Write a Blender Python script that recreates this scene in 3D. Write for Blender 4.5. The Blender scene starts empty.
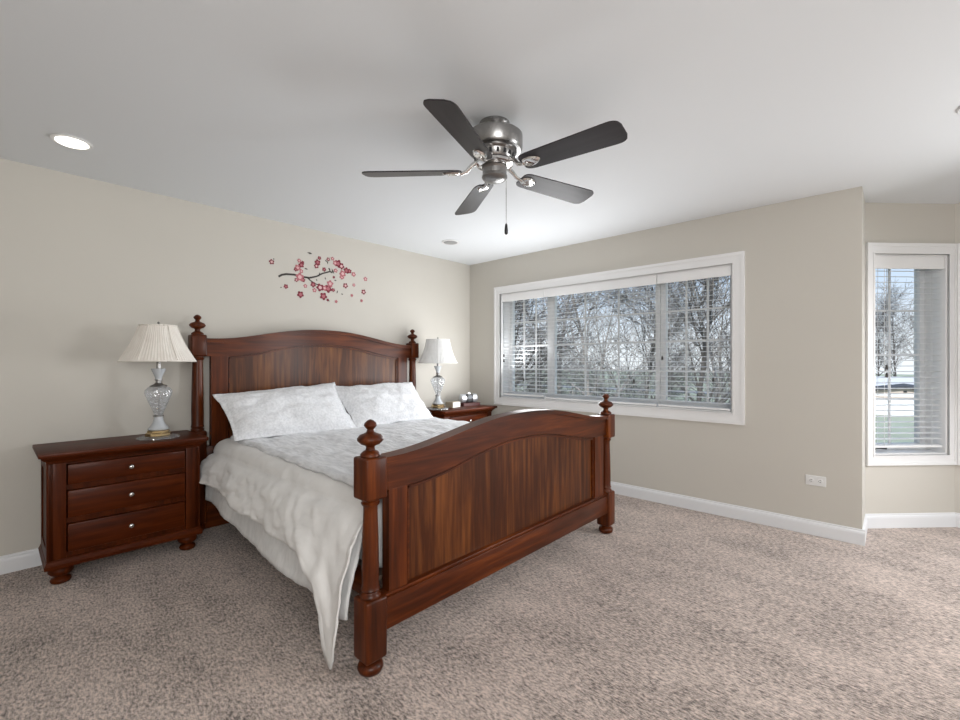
import bpy, bmesh, math, random
from mathutils import Vector, Matrix, noise
PI = math.pi
SC = bpy.context.scene
COL = SC.collection
random.seed(7)

# ------------------------------------------------------------------ camera, sky, sun, big lights, exposure
cam_d = bpy.data.cameras.new('camera'); cam = bpy.data.objects.new('camera', cam_d); COL.objects.link(cam)
cam.location = (3.8587, -4.0157, 1.2439)
cam.rotation_euler = (PI/2, 0, 0.74287)
cam_d.sensor_width = 36.0; cam_d.sensor_fit = 'HORIZONTAL'
cam_d.lens = 450.75/960*36
cam_d.shift_y = 2.063/960
cam_d.clip_start = 0.05; cam_d.clip_end = 500
SC.camera = cam
SC.view_settings.view_transform = 'Standard'
SC.view_settings.look = 'None'
SC.view_settings.gamma = 1.0
SC.view_settings.use_curve_mapping = False
SC.view_settings.exposure = 0.0

W = bpy.data.worlds.new('sky'); SC.world = W; W.use_nodes = True
nt = W.node_tree; nt.nodes.clear()
wo = nt.nodes.new('ShaderNodeOutputWorld'); bg = nt.nodes.new('ShaderNodeBackground')
tc = nt.nodes.new('ShaderNodeTexCoord'); sp = nt.nodes.new('ShaderNodeSeparateXYZ')
cr = nt.nodes.new('ShaderNodeValToRGB')
nt.links.new(tc.outputs['Generated'], sp.inputs[0]); nt.links.new(sp.outputs['Z'], cr.inputs[0])
e = cr.color_ramp.elements
e[0].position = 0.0; e[0].color = (0.92, 0.95, 0.98, 1)
e[1].position = 1.0; e[1].color = (0.30, 0.48, 0.85, 1)
k = e.new(0.05); k.color = (0.86, 0.91, 0.97, 1)
k = e.new(0.22); k.color = (0.42, 0.60, 0.86, 1)
nt.links.new(cr.outputs[0], bg.inputs[0]); bg.inputs[1].default_value = 1.15
nt.links.new(bg.outputs[0], wo.inputs[0])

def lamp_obj(name, kind, loc, rot, **kw):
    d = bpy.data.lights.new(name, kind)
    for a, b in kw.items(): setattr(d, a, b)
    o = bpy.data.objects.new(name, d); COL.objects.link(o); o.location = loc; o.rotation_euler = rot
    return o
def aim(o, target):
    v = Vector(target) - o.location
    o.rotation_euler = v.to_track_quat('-Z', 'Y').to_euler()
sun = lamp_obj('sun', 'SUN', (10, -20, 20), (0, 0, 0), energy=4.5, angle=0.02, color=(1.0, 0.95, 0.88)); aim(sun, (10-3, 0, 6))
bay_light = lamp_obj('bay_daylight', 'AREA', (5.35, 0.05, 1.40), (0, 0, 0), energy=58, shape='RECTANGLE', size=0.9, size_y=1.1, color=(0.97, 0.985, 1.0))
aim(bay_light, (3.0, -4.0, -0.9))
bay_wash = lamp_obj('bay_wash_fill', 'AREA', (5.3, -0.3, 0.9), (0, 0, 0), energy=3, shape='RECTANGLE', size=1.2, size_y=1.0, color=(0.97, 0.985, 1.0))  # added lamp, aimed up from the bay side to wash the ceiling
aim(bay_wash, (1.2, -2.4, 2.6))
window_light = lamp_obj('window_daylight', 'AREA', (1.35, -0.20, 1.1), (0, 0, 0), energy=31, shape='RECTANGLE', size=1.5, size_y=0.8, color=(0.98, 0.99, 1.0))
aim(window_light, (0.7, -2.7, 2.3))
room_light = lamp_obj('room_fill', 'AREA', (5.7, -4.7, 1.75), (0, 0, 0), energy=83, shape='RECTANGLE', size=1.8, size_y=1.4, color=(1.0, 0.995, 0.985))  # added fill lamp behind the camera
aim(room_light, (1.0, -1.4, 1.2))
down = lamp_obj('overhead_fill', 'AREA', (5.0, -1.8, 2.40), (0, 0, 0), energy=7, shape='RECTANGLE', size=1.4, size_y=1.4, color=(1.0, 0.99, 0.97))  # added soft lamp under the ceiling to brighten the carpet, not a fixture

# ------------------------------------------------------------------ materials
MATS = {}
def new_mat(name):
    m = bpy.data.materials.new(name); m.use_nodes = True
    n = m.node_tree.nodes; b = n['Principled BSDF']
    return m, m.node_tree, b
def sock(b, **kw):
    for k_, v in kw.items(): b.inputs[k_.replace('_', ' ')].default_value = v
def plain(name, col, rough=0.5, metal=0.0, bump=0.0, bscale=200, var=0.0, vscale=6, **kw):
    if name in MATS: return MATS[name]
    m, t, b = new_mat(name)
    b.inputs['Base Color'].default_value = (*col, 1); b.inputs['Roughness'].default_value = rough
    b.inputs['Metallic'].default_value = metal
    for k_, v in kw.items(): b.inputs[k_].default_value = v
    tcn = t.nodes.new('ShaderNodeTexCoord')
    if bump:
        nz = t.nodes.new('ShaderNodeTexNoise'); nz.inputs['Scale'].default_value = bscale; nz.inputs['Detail'].default_value = 3
        bp = t.nodes.new('ShaderNodeBump'); bp.inputs['Strength'].default_value = bump; bp.inputs['Distance'].default_value = 0.002
        t.links.new(tcn.outputs['Object'], nz.inputs['Vector']); t.links.new(nz.outputs['Fac'], bp.inputs['Height'])
        t.links.new(bp.outputs['Normal'], b.inputs['Normal'])
    if var:
        nz = t.nodes.new('ShaderNodeTexNoise'); nz.inputs['Scale'].default_value = vscale; nz.inputs['Detail'].default_value = 4
        mx = t.nodes.new('ShaderNodeMix'); mx.data_type = 'RGBA'
        mx.inputs['A'].default_value = (*[c*(1-var) for c in col], 1); mx.inputs['B'].default_value = (*[min(1, c*(1+var)) for c in col], 1)
        t.links.new(tcn.outputs['Object'], nz.inputs['Vector']); t.links.new(nz.outputs['Fac'], mx.inputs['Factor'])
        t.links.new(mx.outputs['Result'], b.inputs['Base Color'])
    MATS[name] = m; return m
def wood(name, axis, dark=(0.012, 0.0028, 0.0007), mid=(0.074, 0.0142, 0.0020), light=(0.205, 0.0490, 0.0072), rough=0.36, seed=0.0, stripes=1.0, spec=0.22):
    if name in MATS: return MATS[name]
    m, t, b = new_mat(name)
    tcn = t.nodes.new('ShaderNodeTexCoord'); mp = t.nodes.new('ShaderNodeMapping')
    s = [34, 34, 34]; s[axis] = 2.0
    mp.inputs['Scale'].default_value = s; mp.inputs['Location'].default_value = (seed, seed*1.7, seed*0.6)
    t.links.new(tcn.outputs['Object'], mp.inputs['Vector'])
    n1 = t.nodes.new('ShaderNodeTexNoise'); n1.inputs['Scale'].default_value = 1.0; n1.inputs['Detail'].default_value = 6; n1.inputs['Roughness'].default_value = 0.6
    n1.inputs['Distortion'].default_value = 0.4
    t.links.new(mp.outputs[0], n1.inputs['Vector'])
    n2 = t.nodes.new('ShaderNodeTexNoise'); n2.inputs['Scale'].default_value = 3.0; n2.inputs['Detail'].default_value = 3
    mp2 = t.nodes.new('ShaderNodeMapping'); s2 = [1.6, 1.6, 1.6]; s2[axis] = 0.5
    mp2.inputs['Scale'].default_value = s2
    t.links.new(tcn.outputs['Object'], mp2.inputs['Vector']); t.links.new(mp2.outputs[0], n2.inputs['Vector'])
    a = t.nodes.new('ShaderNodeMath'); a.operation = 'MULTIPLY_ADD'; a.inputs[1].default_value = 0.62*stripes
    a2 = t.nodes.new('ShaderNodeMath'); a2.operation = 'MULTIPLY'; a2.inputs[1].default_value = 0.40
    t.links.new(n1.outputs['Fac'], a.inputs[0]); t.links.new(n2.outputs['Fac'], a2.inputs[0]); t.links.new(a2.outputs[0], a.inputs[2])
    r = t.nodes.new('ShaderNodeValToRGB'); el = r.color_ramp.elements
    el[0].position = 0.30; el[0].color = (*dark, 1); el[1].position = 0.78; el[1].color = (*light, 1)
    x = el.new(0.52); x.color = (*mid, 1)
    t.links.new(a.outputs[0], r.inputs[0]); t.links.new(r.outputs[0], b.inputs['Base Color'])
    b.inputs['Roughness'].default_value = rough
    b.inputs['Specular IOR Level'].default_value = spec; b.inputs['Coat Weight'].default_value = 0.06; b.inputs['Coat Roughness'].default_value = 0.15
    bp = t.nodes.new('ShaderNodeBump'); bp.inputs['Strength'].default_value = 0.12; bp.inputs['Distance'].default_value = 0.001
    t.links.new(n1.outputs['Fac'], bp.inputs['Height']); t.links.new(bp.outputs['Normal'], b.inputs['Normal'])
    MATS[name] = m; return m
def glass_pane(name, tint=(0.97, 0.985, 0.99)):
    m, t, b = new_mat(name); t.nodes.remove(b)
    out = t.nodes['Material Output']
    tr = t.nodes.new('ShaderNodeBsdfTransparent'); tr.inputs[0].default_value = (*tint, 1)
    gl = t.nodes.new('ShaderNodeBsdfGlossy'); gl.inputs['Roughness'].default_value = 0.02
    lw = t.nodes.new('ShaderNodeLayerWeight'); lw.inputs[0].default_value = 0.5
    pw = t.nodes.new('ShaderNodeMath'); pw.operation = 'POWER'; pw.inputs[1].default_value = 5.0
    fr = t.nodes.new('ShaderNodeMath'); fr.operation = 'MULTIPLY_ADD'; fr.inputs[1].default_value = 0.85; fr.inputs[2].default_value = 0.006
    t.links.new(lw.outputs['Facing'], pw.inputs[0]); t.links.new(pw.outputs[0], fr.inputs[0])
    mx = t.nodes.new('ShaderNodeMixShader')
    t.links.new(fr.outputs[0], mx.inputs[0]); t.links.new(tr.outputs[0], mx.inputs[1]); t.links.new(gl.outputs[0], mx.inputs[2])
    t.links.new(mx.outputs[0], out.inputs[0]); return m
def cut_glass(name):
    m, t, b = new_mat(name); t.nodes.remove(b)
    out = t.nodes['Material Output']
    tr = t.nodes.new('ShaderNodeBsdfTransparent'); tr.inputs[0].default_value = (0.95, 0.97, 0.99, 1)
    df = t.nodes.new('ShaderNodeBsdfTranslucent'); df.inputs[0].default_value = (0.86, 0.89, 0.93, 1)
    d2 = t.nodes.new('ShaderNodeBsdfDiffuse'); d2.inputs[0].default_value = (0.86, 0.89, 0.93, 1)
    gs = t.nodes.new('ShaderNodeBsdfGlossy'); gs.inputs['Roughness'].default_value = 0.06
    tcn = t.nodes.new('ShaderNodeTexCoord'); vo = t.nodes.new('ShaderNodeTexVoronoi'); vo.inputs['Scale'].default_value = 60
    bp = t.nodes.new('ShaderNodeBump'); bp.inputs['Strength'].default_value = 0.9; bp.inputs['Distance'].default_value = 0.006
    t.links.new(tcn.outputs['Object'], vo.inputs['Vector']); t.links.new(vo.outputs['Distance'], bp.inputs['Height'])
    for q in (d2, gs): t.links.new(bp.outputs['Normal'], q.inputs['Normal'])
    def mix(fac, a, c):
        x = t.nodes.new('ShaderNodeMixShader'); x.inputs[0].default_value = fac
        t.links.new(a.outputs[0], x.inputs[1]); t.links.new(c.outputs[0], x.inputs[2]); return x
    white = mix(0.5, df, d2); body = mix(0.26, tr, white); fin_ = mix(0.20, body, gs)
    t.links.new(fin_.outputs[0], out.inputs[0]); return m
def carpet_mat():
    m, t, b = new_mat('carpet')
    tcn = t.nodes.new('ShaderNodeTexCoord')
    def nz(scale, detail, rough=0.6):
        n = t.nodes.new('ShaderNodeTexNoise'); n.inputs['Scale'].default_value = scale; n.inputs['Detail'].default_value = detail; n.inputs['Roughness'].default_value = rough
        t.links.new(tcn.outputs['Object'], n.inputs['Vector']); return n
    f1 = nz(75, 3, 0.75)
    mq = t.nodes.new('ShaderNodeMapping'); mq.inputs['Scale'].default_value = (0.62, 1.35, 1); mq.inputs['Rotation'].default_value = (0, 0, 0.25)
    t.links.new(tcn.outputs['Object'], mq.inputs['Vector']); t.links.new(mq.outputs[0], f1.inputs['Vector'])
    f4 = nz(24, 3, 0.7); f2 = nz(2.3, 5, 0.65)
    mp = t.nodes.new('ShaderNodeMapping'); mp.inputs['Scale'].default_value = (0.8, 3.0, 1); mp.inputs['Rotation'].default_value = (0, 0, 0.5)
    f3 = nz(1.6, 3); t.links.new(tcn.outputs['Object'], mp.inputs['Vector']); t.links.new(mp.outputs[0], f3.inputs['Vector'])
    def madd(a_, k_, c_):
        x = t.nodes.new('ShaderNodeMath'); x.operation = 'MULTIPLY_ADD'; x.inputs[1].default_value = k_
        t.links.new(a_, x.inputs[0])
        if c_ is None: x.inputs[2].default_value = 0
        else: t.links.new(c_, x.inputs[2])
        return x.outputs[0]
    h_ = madd(f4.outputs['Fac'], 0.22, madd(f1.outputs['Fac'], 0.78, None))
    tot = madd(f2.outputs['Fac'], 0.14, madd(f3.outputs['Fac'], 0.12, madd(h_, 0.74, None)))
    r = t.nodes.new('ShaderNodeValToRGB'); el = r.color_ramp.elements
    el[0].position = 0.40; el[0].color = (0.085, 0.063, 0.050, 1); el[1].position = 0.585; el[1].color = (0.76, 0.62, 0.545, 1)
    t.links.new(tot, r.inputs[0]); t.links.new(r.outputs[0], b.inputs['Base Color'])
    b.inputs['Roughness'].default_value = 0.95; b.inputs['Specular IOR Level'].default_value = 0.1
    b.inputs['Sheen Weight'].default_value = 0.3
    bp = t.nodes.new('ShaderNodeBump'); bp.inputs['Strength'].default_value = 1.0; bp.inputs['Distance'].default_value = 0.016
    t.links.new(h_, bp.inputs['Height']); t.links.new(bp.outputs['Normal'], b.inputs['Normal'])
    return m
def fabric(name, col, bscale, bstr, stretch=(1, 1, 1), rough=0.85, col2=None, dist=0.004):
    m, t, b = new_mat(name)
    tcn = t.nodes.new('ShaderNodeTexCoord'); mp = t.nodes.new('ShaderNodeMapping'); mp.inputs['Scale'].default_value = stretch
    n = t.nodes.new('ShaderNodeTexNoise'); n.inputs['Scale'].default_value = bscale; n.inputs['Detail'].default_value = 4
    t.links.new(tcn.outputs['Object'], mp.inputs['Vector']); t.links.new(mp.outputs[0], n.inputs['Vector'])
    r = t.nodes.new('ShaderNodeValToRGB'); el = r.color_ramp.elements
    c2 = col2 or tuple(c*0.86 for c in col)
    el[0].position = 0.35; el[0].color = (*c2, 1); el[1].position = 0.62; el[1].color = (*col, 1)
    t.links.new(n.outputs['Fac'], r.inputs[0]); t.links.new(r.outputs[0], b.inputs['Base Color'])
    bp = t.nodes.new('ShaderNodeBump'); bp.inputs['Strength'].default_value = bstr; bp.inputs['Distance'].default_value = dist
    t.links.new(n.outputs['Fac'], bp.inputs['Height']); t.links.new(bp.outputs['Normal'], b.inputs['Normal'])
    b.inputs['Roughness'].default_value = rough; b.inputs['Sheen Weight'].default_value = 0.15
    return m
def emis(name, col, s):
    m, t, b = new_mat(name); b.inputs['Base Color'].default_value = (*col, 1)
    b.inputs['Emission Color'].default_value = (*col, 1); b.inputs['Emission Strength'].default_value = s; return m
def brushed(name, col, rough):
    m, t, b = new_mat(name); b.inputs['Base Color'].default_value = (*col, 1); b.inputs['Metallic'].default_value = 1.0
    tcn = t.nodes.new('ShaderNodeTexCoord'); mp = t.nodes.new('ShaderNodeMapping'); mp.inputs['Scale'].default_value = (1, 1, 60)
    n = t.nodes.new('ShaderNodeTexNoise'); n.inputs['Scale'].default_value = 30
    t.links.new(tcn.outputs['Object'], mp.inputs['Vector']); t.links.new(mp.outputs[0], n.inputs['Vector'])
    mr = t.nodes.new('ShaderNodeMapRange'); mr.inputs['To Min'].default_value = rough*0.7; mr.inputs['To Max'].default_value = rough*1.3
    t.links.new(n.outputs['Fac'], mr.inputs['Value']); t.links.new(mr.outputs[0], b.inputs['Roughness']); return m

M_WALL = plain('wall_paint', (0.560, 0.535, 0.485), 0.75, bump=0.10, bscale=160, var=0.015, vscale=3)
M_CEIL = plain('ceiling_paint', (0.765, 0.79, 0.81), 0.9, bump=0.06, bscale=120)
M_TRIM = plain('white_trim', (0.80, 0.80, 0.80), 0.35)
M_BASE = plain('baseboard_white', (0.74, 0.75, 0.77), 0.4)
M_SLAT = plain('blind_white', (0.82, 0.82, 0.82), 0.4)
M_VINYL = plain('sash_white', (0.78, 0.79, 0.80), 0.4)
M_PANE = glass_pane('window_glass')
M_CARPET = carpet_mat()
WZ = wood('cherry_upright', 2); WY = wood('cherry_across', 1, seed=3.1); WX = wood('cherry_lengthwise', 0, seed=5.3)
WPANEL = wood('cherry_panel', 2, seed=9.0, dark=(0.016, 0.0038, 0.0011), mid=(0.055, 0.0135, 0.0032), light=(0.185, 0.058, 0.0130), stripes=1.15)
WHEAD = wood('cherry_headboard_panel', 2, seed=12.0, dark=(0.020, 0.0058, 0.0019), mid=(0.068, 0.0195, 0.0055), light=(0.220, 0.080, 0.022), stripes=1.2)
WNS = wood('nightstand_cherry', 1, seed=15.0, dark=(0.016, 0.0042, 0.0018), mid=(0.070, 0.0120, 0.0014), light=(0.140, 0.029, 0.0048), spec=0.10, rough=0.42)
WNSV = wood('nightstand_cherry_upright', 2, seed=18.0, dark=(0.016, 0.0045, 0.0020), mid=(0.068, 0.0122, 0.0016), light=(0.130, 0.028, 0.0052), spec=0.10, rough=0.42)
M_DUVET = fabric('duvet_cotton', (0.76, 0.75, 0.735), 9, 0.25, (1, 1, 1), dist=0.01, col2=(0.72, 0.71, 0.695))
M_QUILT = fabric('coverlet_matelasse', (0.78, 0.79, 0.81), 26, 0.9, (0.45, 1.5, 1), col2=(0.62, 0.63, 0.65), dist=0.012)
M_BLANKET = fabric('blanket_cotton', (0.74, 0.74, 0.735), 40, 0.4, (1, 1, 0.3), col2=(0.66, 0.66, 0.655))
M_PILLOW = fabric('sham_matelasse', (0.78, 0.79, 0.81), 60, 0.7, (1, 1, 1), col2=(0.66, 0.67, 0.69), dist=0.006)
M_MATT = plain('mattress_ticking', (0.6, 0.6, 0.6), 0.9)
M_DARK = plain('dark_slat_wood', (0.10, 0.07, 0.05), 0.7)
M_NICKEL = brushed('brushed_nickel', (0.30, 0.295, 0.29), 0.30)
M_CHROME = brushed('polished_nickel', (0.72, 0.71, 0.70), 0.12)
M_BRASS = brushed('antique_brass', (0.58, 0.44, 0.24), 0.25)
M_BLADE = wood('espresso_blade', 0, seed=21.0, dark=(0.012, 0.009, 0.010), mid=(0.022, 0.017, 0.019), light=(0.036, 0.029, 0.032), rough=0.36, spec=0.25)
M_CUT = cut_glass('cut_glass')
M_FROST = plain('milky_glass', (0.70, 0.74, 0.78), 0.12, **{'Transmission Weight': 0.35})
M_SHADE = fabric('pleated_cream_silk', (0.80, 0.76, 0.70), 30, 0.2, (1, 1, 0.05), col2=(0.74, 0.69, 0.63))
M_SHADE2 = fabric('pleated_ivory_silk', (0.82, 0.82, 0.81), 30, 0.2, (1, 1, 0.05), col2=(0.75, 0.75, 0.74))
M_BLACK = plain('black_plastic', (0.012, 0.012, 0.014), 0.35)
M_SILVER = plain('silver_mesh', (0.62, 0.64, 0.67), 0.35, metal=0.6)
M_SCREEN = plain('dark_screen', (0.02, 0.03, 0.05), 0.1)
M_BOXT = plain('tan_card', (0.38, 0.33, 0.25), 0.7); M_BOXW = plain('white_card', (0.80, 0.80, 0.76), 0.6)
M_BOOK = plain('oxblood_cover', (0.075, 0.012, 0.010), 0.45); M_PAGE = plain('page_edge', (0.62, 0.56, 0.46), 0.8)
M_RED = plain('blossom_crimson', (0.185, 0.014, 0.030), 0.6); M_PINK = plain('blossom_rose', (0.42, 0.130, 0.150), 0.6)
M_PALE = plain('blossom_centre', (0.66, 0.42, 0.42), 0.6); M_BRANCH = plain('decal_branch', (0.035, 0.028, 0.025), 0.6)
M_LEAF = plain('decal_leaf', (0.06, 0.055, 0.045), 0.6)
M_BULB = emis('lit_lens', (1.0, 0.95, 0.86), 6.0)
M_DIM = plain('unlit_lens', (0.35, 0.35, 0.35), 0.3)
M_PLUG = plain('socket_white', (0.74, 0.74, 0.73), 0.35); M_SLOT = plain('socket_slot', (0.04, 0.04, 0.04), 0.6)
M_BARK = plain('bare_bark', (0.085, 0.078, 0.072), 0.95, var=0.35, vscale=3)
M_BARK2 = plain('pale_bark', (0.30, 0.28, 0.265), 0.95, var=0.3, vscale=3)
M_GRASS = plain('winter_lawn', (0.40, 0.42, 0.30), 0.95, var=0.25, vscale=0.4)
M_ROAD = plain('asphalt', (0.20, 0.23, 0.29), 0.9)
M_SIDING = plain('white_siding', (0.80, 0.82, 0.85), 0.7); M_ROOF = plain('dark_shingle', (0.06, 0.06, 0.065), 0.9)
M_ROOFW = plain('pale_shingle', (0.62, 0.62, 0.63), 0.9); M_GABLE = plain('buff_gable', (0.55, 0.47, 0.42), 0.8)
M_CORD = plain('cord_white', (0.7, 0.7, 0.7), 0.6); M_TASSEL = plain('tassel_dark', (0.03, 0.025, 0.022), 0.5)

# ------------------------------------------------------------------ helpers
def link(name, bm, mat, parent=None, smooth=False, norm=True):
    me = bpy.data.meshes.new(name)
    if norm: bmesh.ops.recalc_face_normals(bm, faces=bm.faces)
    bm.to_mesh(me); bm.free()
    for m in (mat if isinstance(mat, (list, tuple)) else [mat]): me.materials.append(m)
    if smooth:
        for p in me.polygons: p.use_smooth = True
    o = bpy.data.objects.new(name, me); COL.objects.link(o)
    if parent is not None: o.parent = parent
    return o
def auto(o, ang=35):
    me = o.data
    bm = bmesh.new(); bm.from_mesh(me)
    for f in bm.faces: f.smooth = True
    for ed in bm.edges:
        if len(ed.link_faces) == 2 and ed.calc_face_angle(0) > math.radians(ang): ed.smooth = False
    bm.to_mesh(me); bm.free(); return o
def thing(name, label, cat, loc=(0, 0, 0), rotz=0.0, group=None):
    o = bpy.data.objects.new(name, None); COL.objects.link(o); o.location = loc; o.rotation_euler = (0, 0, rotz)
    o.empty_display_size = 0.1
    return tag(o, label, cat, group)
def tag(o, label, cat, group=None):
    o['label'] = label; o['category'] = cat
    if group: o['group'] = group
    return o
def struct(o, label=None):
    o['kind'] = 'structure'
    if label: o['label'] = label
    return o
def copy_tree(o, parent=None):
    c = o.copy(); COL.objects.link(c)
    if parent is not None: c.parent = parent
    for ch in list(o.children): copy_tree(ch, c)
    return c
def box(bm, x0, x1, y0, y1, z0, z1, bev=0.0, seg=2):
    vs = [bm.verts.new(p) for p in ((x0, y0, z0), (x1, y0, z0), (x1, y1, z0), (x0, y1, z0), (x0, y0, z1), (x1, y0, z1), (x1, y1, z1), (x0, y1, z1))]
    fs = [bm.faces.new([vs[i] for i in q]) for q in ((0, 3, 2, 1), (4, 5, 6, 7), (0, 1, 5, 4), (1, 2, 6, 5), (2, 3, 7, 6), (3, 0, 4, 7))]
    if bev:
        es = list({ed for f in fs for ed in f.edges})
        bmesh.ops.bevel(bm, geom=es, offset=bev, segments=seg, profile=0.5, affect='EDGES')
    return vs
def B(*a, **k):
    bm = bmesh.new(); box(bm, *a, **k); return bm
def lathe(bm, prof, n=32, c=(0, 0, 0), mod=None):
    rings = []
    for r, z in prof:
        ring = []
        for i in range(n):
            a = 2*PI*i/n
            rr = r if mod is None else mod(r, z, a)
            ring.append(bm.verts.new((c[0]+rr*math.cos(a), c[1]+rr*math.sin(a), c[2]+z)))
        rings.append(ring)
    for p, q in zip(rings[:-1], rings[1:]):
        for i in range(n):
            j = (i+1) % n; bm.faces.new((p[i], p[j], q[j], q[i]))
    bm.faces.new(rings[0][::-1]); bm.faces.new(rings[-1])
def L(prof, n=32, c=(0, 0, 0), mod=None):
    bm = bmesh.new(); lathe(bm, prof, n, c, mod); return bm
def tube(bm, pts, rad, n=8):
    pts = [Vector(p) for p in pts]; rings = []
    for i, p in enumerate(pts):
        d = (pts[min(i+1, len(pts)-1)] - pts[max(i-1, 0)]).normalized()
        a = d.cross(Vector((0, 0, 1)))
        if a.length < 1e-3: a = d.cross(Vector((1, 0, 0)))
        a.normalize(); b = d.cross(a)
        r = rad[i] if isinstance(rad, (list, tuple)) else rad
        rings.append([bm.verts.new(p + r*(math.cos(2*PI*k_/n)*a + math.sin(2*PI*k_/n)*b)) for k_ in range(n)])
    for p, q in zip(rings[:-1], rings[1:]):
        for i in range(n):
            j = (i+1) % n; bm.faces.new((p[i], p[j], q[j], q[i]))
    bm.faces.new(rings[0][::-1]); bm.faces.new(rings[-1])
def strip(bm, ys, lo, hi, x0, x1):
    """solid slab in the YZ plane between the curves lo(y) and hi(y), from x0 to x1"""
    g = []
    for y in ys:
        g.append([bm.verts.new(p) for p in ((x0, y, lo(y)), (x1, y, lo(y)), (x1, y, hi(y)), (x0, y, hi(y)))])
    for a, b in zip(g[:-1], g[1:]):
        for i in range(4):
            j = (i+1) % 4; bm.faces.new((a[i], b[i], b[j], a[j]))
    bm.faces.new(g[0]); bm.faces.new(g[-1][::-1])
def lin(a, b, n): return [a + (b-a)*i/(n-1) for i in range(n)]
def smooth01(t): t = max(0.0, min(1.0, t)); return t*t*(3-2*t)
def fbm(x, y, z=0.0, o=4): return noise.fractal(Vector((x, y, z)), 0.9, 2.0, o)

# ------------------------------------------------------------------ room shell
H = 2.44
bm = bmesh.new(); box(bm, -0.25, 6.9, -5.75, 1.2, -0.15, 0.0)
floor = struct(link('floor', bm, M_CARPET), 'beige brown cut pile carpet over the whole floor')
bm = bmesh.new(); box(bm, -0.25, 6.9, -5.75, 1.2, H, H+0.15)
ceiling = struct(link('ceiling', bm, M_CEIL), 'smooth grey white ceiling')
struct(link('wall_left', B(-0.25, 0, -5.75, 0.25, 0, H), M_WALL), 'greige wall behind the bed')
WT = 0.205
# window wall with its opening
WX0, WX1, WZ0, WZ1 = 0.495, 2.912, 0.835, 2.03
bm = bmesh.new()
box(bm, 0, WX0, 0, WT, 0, H); box(bm, WX1, 3.46, 0, WT, 0, H)
box(bm, WX0, WX1, 0, WT, 0, WZ0); box(bm, WX0, WX1, 0, WT, WZ1, H)
box(bm, 3.46, 3.70, 0, 0.62, 0, H)
struct(link('wall_far', bm, M_WALL), 'greige wall with the wide window')
struct(link('wall_right', B(6.65, 6.9, -5.75, 0.6, 0, H), M_WALL))
struct(link('wall_near', B(-0.25, 6.9, -5.75, -5.5, 0, H), M_WALL))

def wall_with_hole(name, org, rot, length, x0, x1, z0, z1, xa=0.0, label=None):
    bm = bmesh.new()
    box(bm, xa, x0, 0, WT, 0, H); box(bm, x1, length, 0, WT, 0, H); box(bm, x0, x1, 0, WT, 0, z0); box(bm, x0, x1, 0, WT, z1, H)
    o = link(name, bm, M_WALL); o.location = org; o.rotation_euler = (0, 0, rot); return struct(o, label)
BL = 0.703; S2 = 2**0.5
b0 = (3.70, 0.43, 0); b1 = (3.70+BL/S2, 0.43+BL/S2, 0)
ML = 1.55
b2 = (b1[0]+ML, b1[1], 0); b3 = (b2[0]+BL/S2, 0.43, 0)
BX0, BX1, BZ0, BZ1 = 0.060, 0.643, 0.545, 2.055
wall_with_hole('wall_bay_left', b0, PI/4, BL+0.10, BX0, BX1, BZ0, BZ1, label='angled greige bay wall with the narrow window')
wall_with_hole('wall_bay_middle', b1, 0, ML, 0.08, ML-0.08, BZ0, BZ1)
wall_with_hole('wall_bay_right', b2, -PI/4, BL, BX0, BX1, BZ0, BZ1, xa=-0.10)
struct(link('wall_bay_return', B(b3[0], 6.65, 0.0, 0.60, 0, H), M_WALL))

# baseboards with a stepped top
def baseboard(name, org, rot, x0, x1):
    bm = bmesh.new()
    prof = [(0, 0), (-0.014, 0), (-0.014, 0.075), (-0.011, 0.088), (-0.006, 0.093), (-0.005, 0.104), (0, 0.106)]
    a = [bm.verts.new((x0, y, z)) for y, z in prof]; b = [bm.verts.new((x1, y, z)) for y, z in prof]
    n = len(prof)
    for i in range(n): bm.faces.new((a[i], a[(i+1) % n], b[(i+1) % n], b[i]))
    bm.faces.new(a); bm.faces.new(b[::-1])
    o = link(name, bm, M_BASE); o.location = org; o.rotation_euler = (0, 0, rot); struct(o)
baseboard('baseboard_left', (0, -5.5, 0), PI/2, 0, 5.5)
baseboard('baseboard_far', (0, 0, 0), 0, 0.0, 3.714)
baseboard('baseboard_return', (3.70, 0, 0), PI/2, 0, 0.43)
baseboard('baseboard_bay_left', b0, PI/4, 0, BL)
baseboard('baseboard_bay_middle', b1, 0, 0, ML)
baseboard('baseboard_bay_right', b2, -PI/4, 0, BL)

# ------------------------------------------------------------------ windows
def frame(bm, x0, x1, z0, z1, w, y0, y1, wb=None, wt=None):
    wb = w if wb is None else wb; wt = w if wt is None else wt
    o = [(x0, z0), (x1, z0), (x1, z1), (x0, z1)]; i = [(x0+w, z0+wb), (x1-w, z0+wb), (x1-w, z1-wt), (x0+w, z1-wt)]
    v = {}
    for nm, pts, y in (('of', o, y0), ('if', i, y0), ('ob', o, y1), ('ib', i, y1)):
        v[nm] = [bm.verts.new((p[0], y, p[1])) for p in pts]
    for k_ in range(4):
        j = (k_+1) % 4
        bm.faces.new((v['of'][k_], v['of'][j], v['if'][j], v['if'][k_])); bm.faces.new((v['ob'][k_], v['ib'][k_], v['ib'][j], v['ob'][j]))
        bm.faces.new((v['of'][k_], v['ob'][k_], v['ob'][j], v['of'][j])); bm.faces.new((v['if'][k_], v['if'][j], v['ib'][j], v['ib'][k_]))
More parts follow.
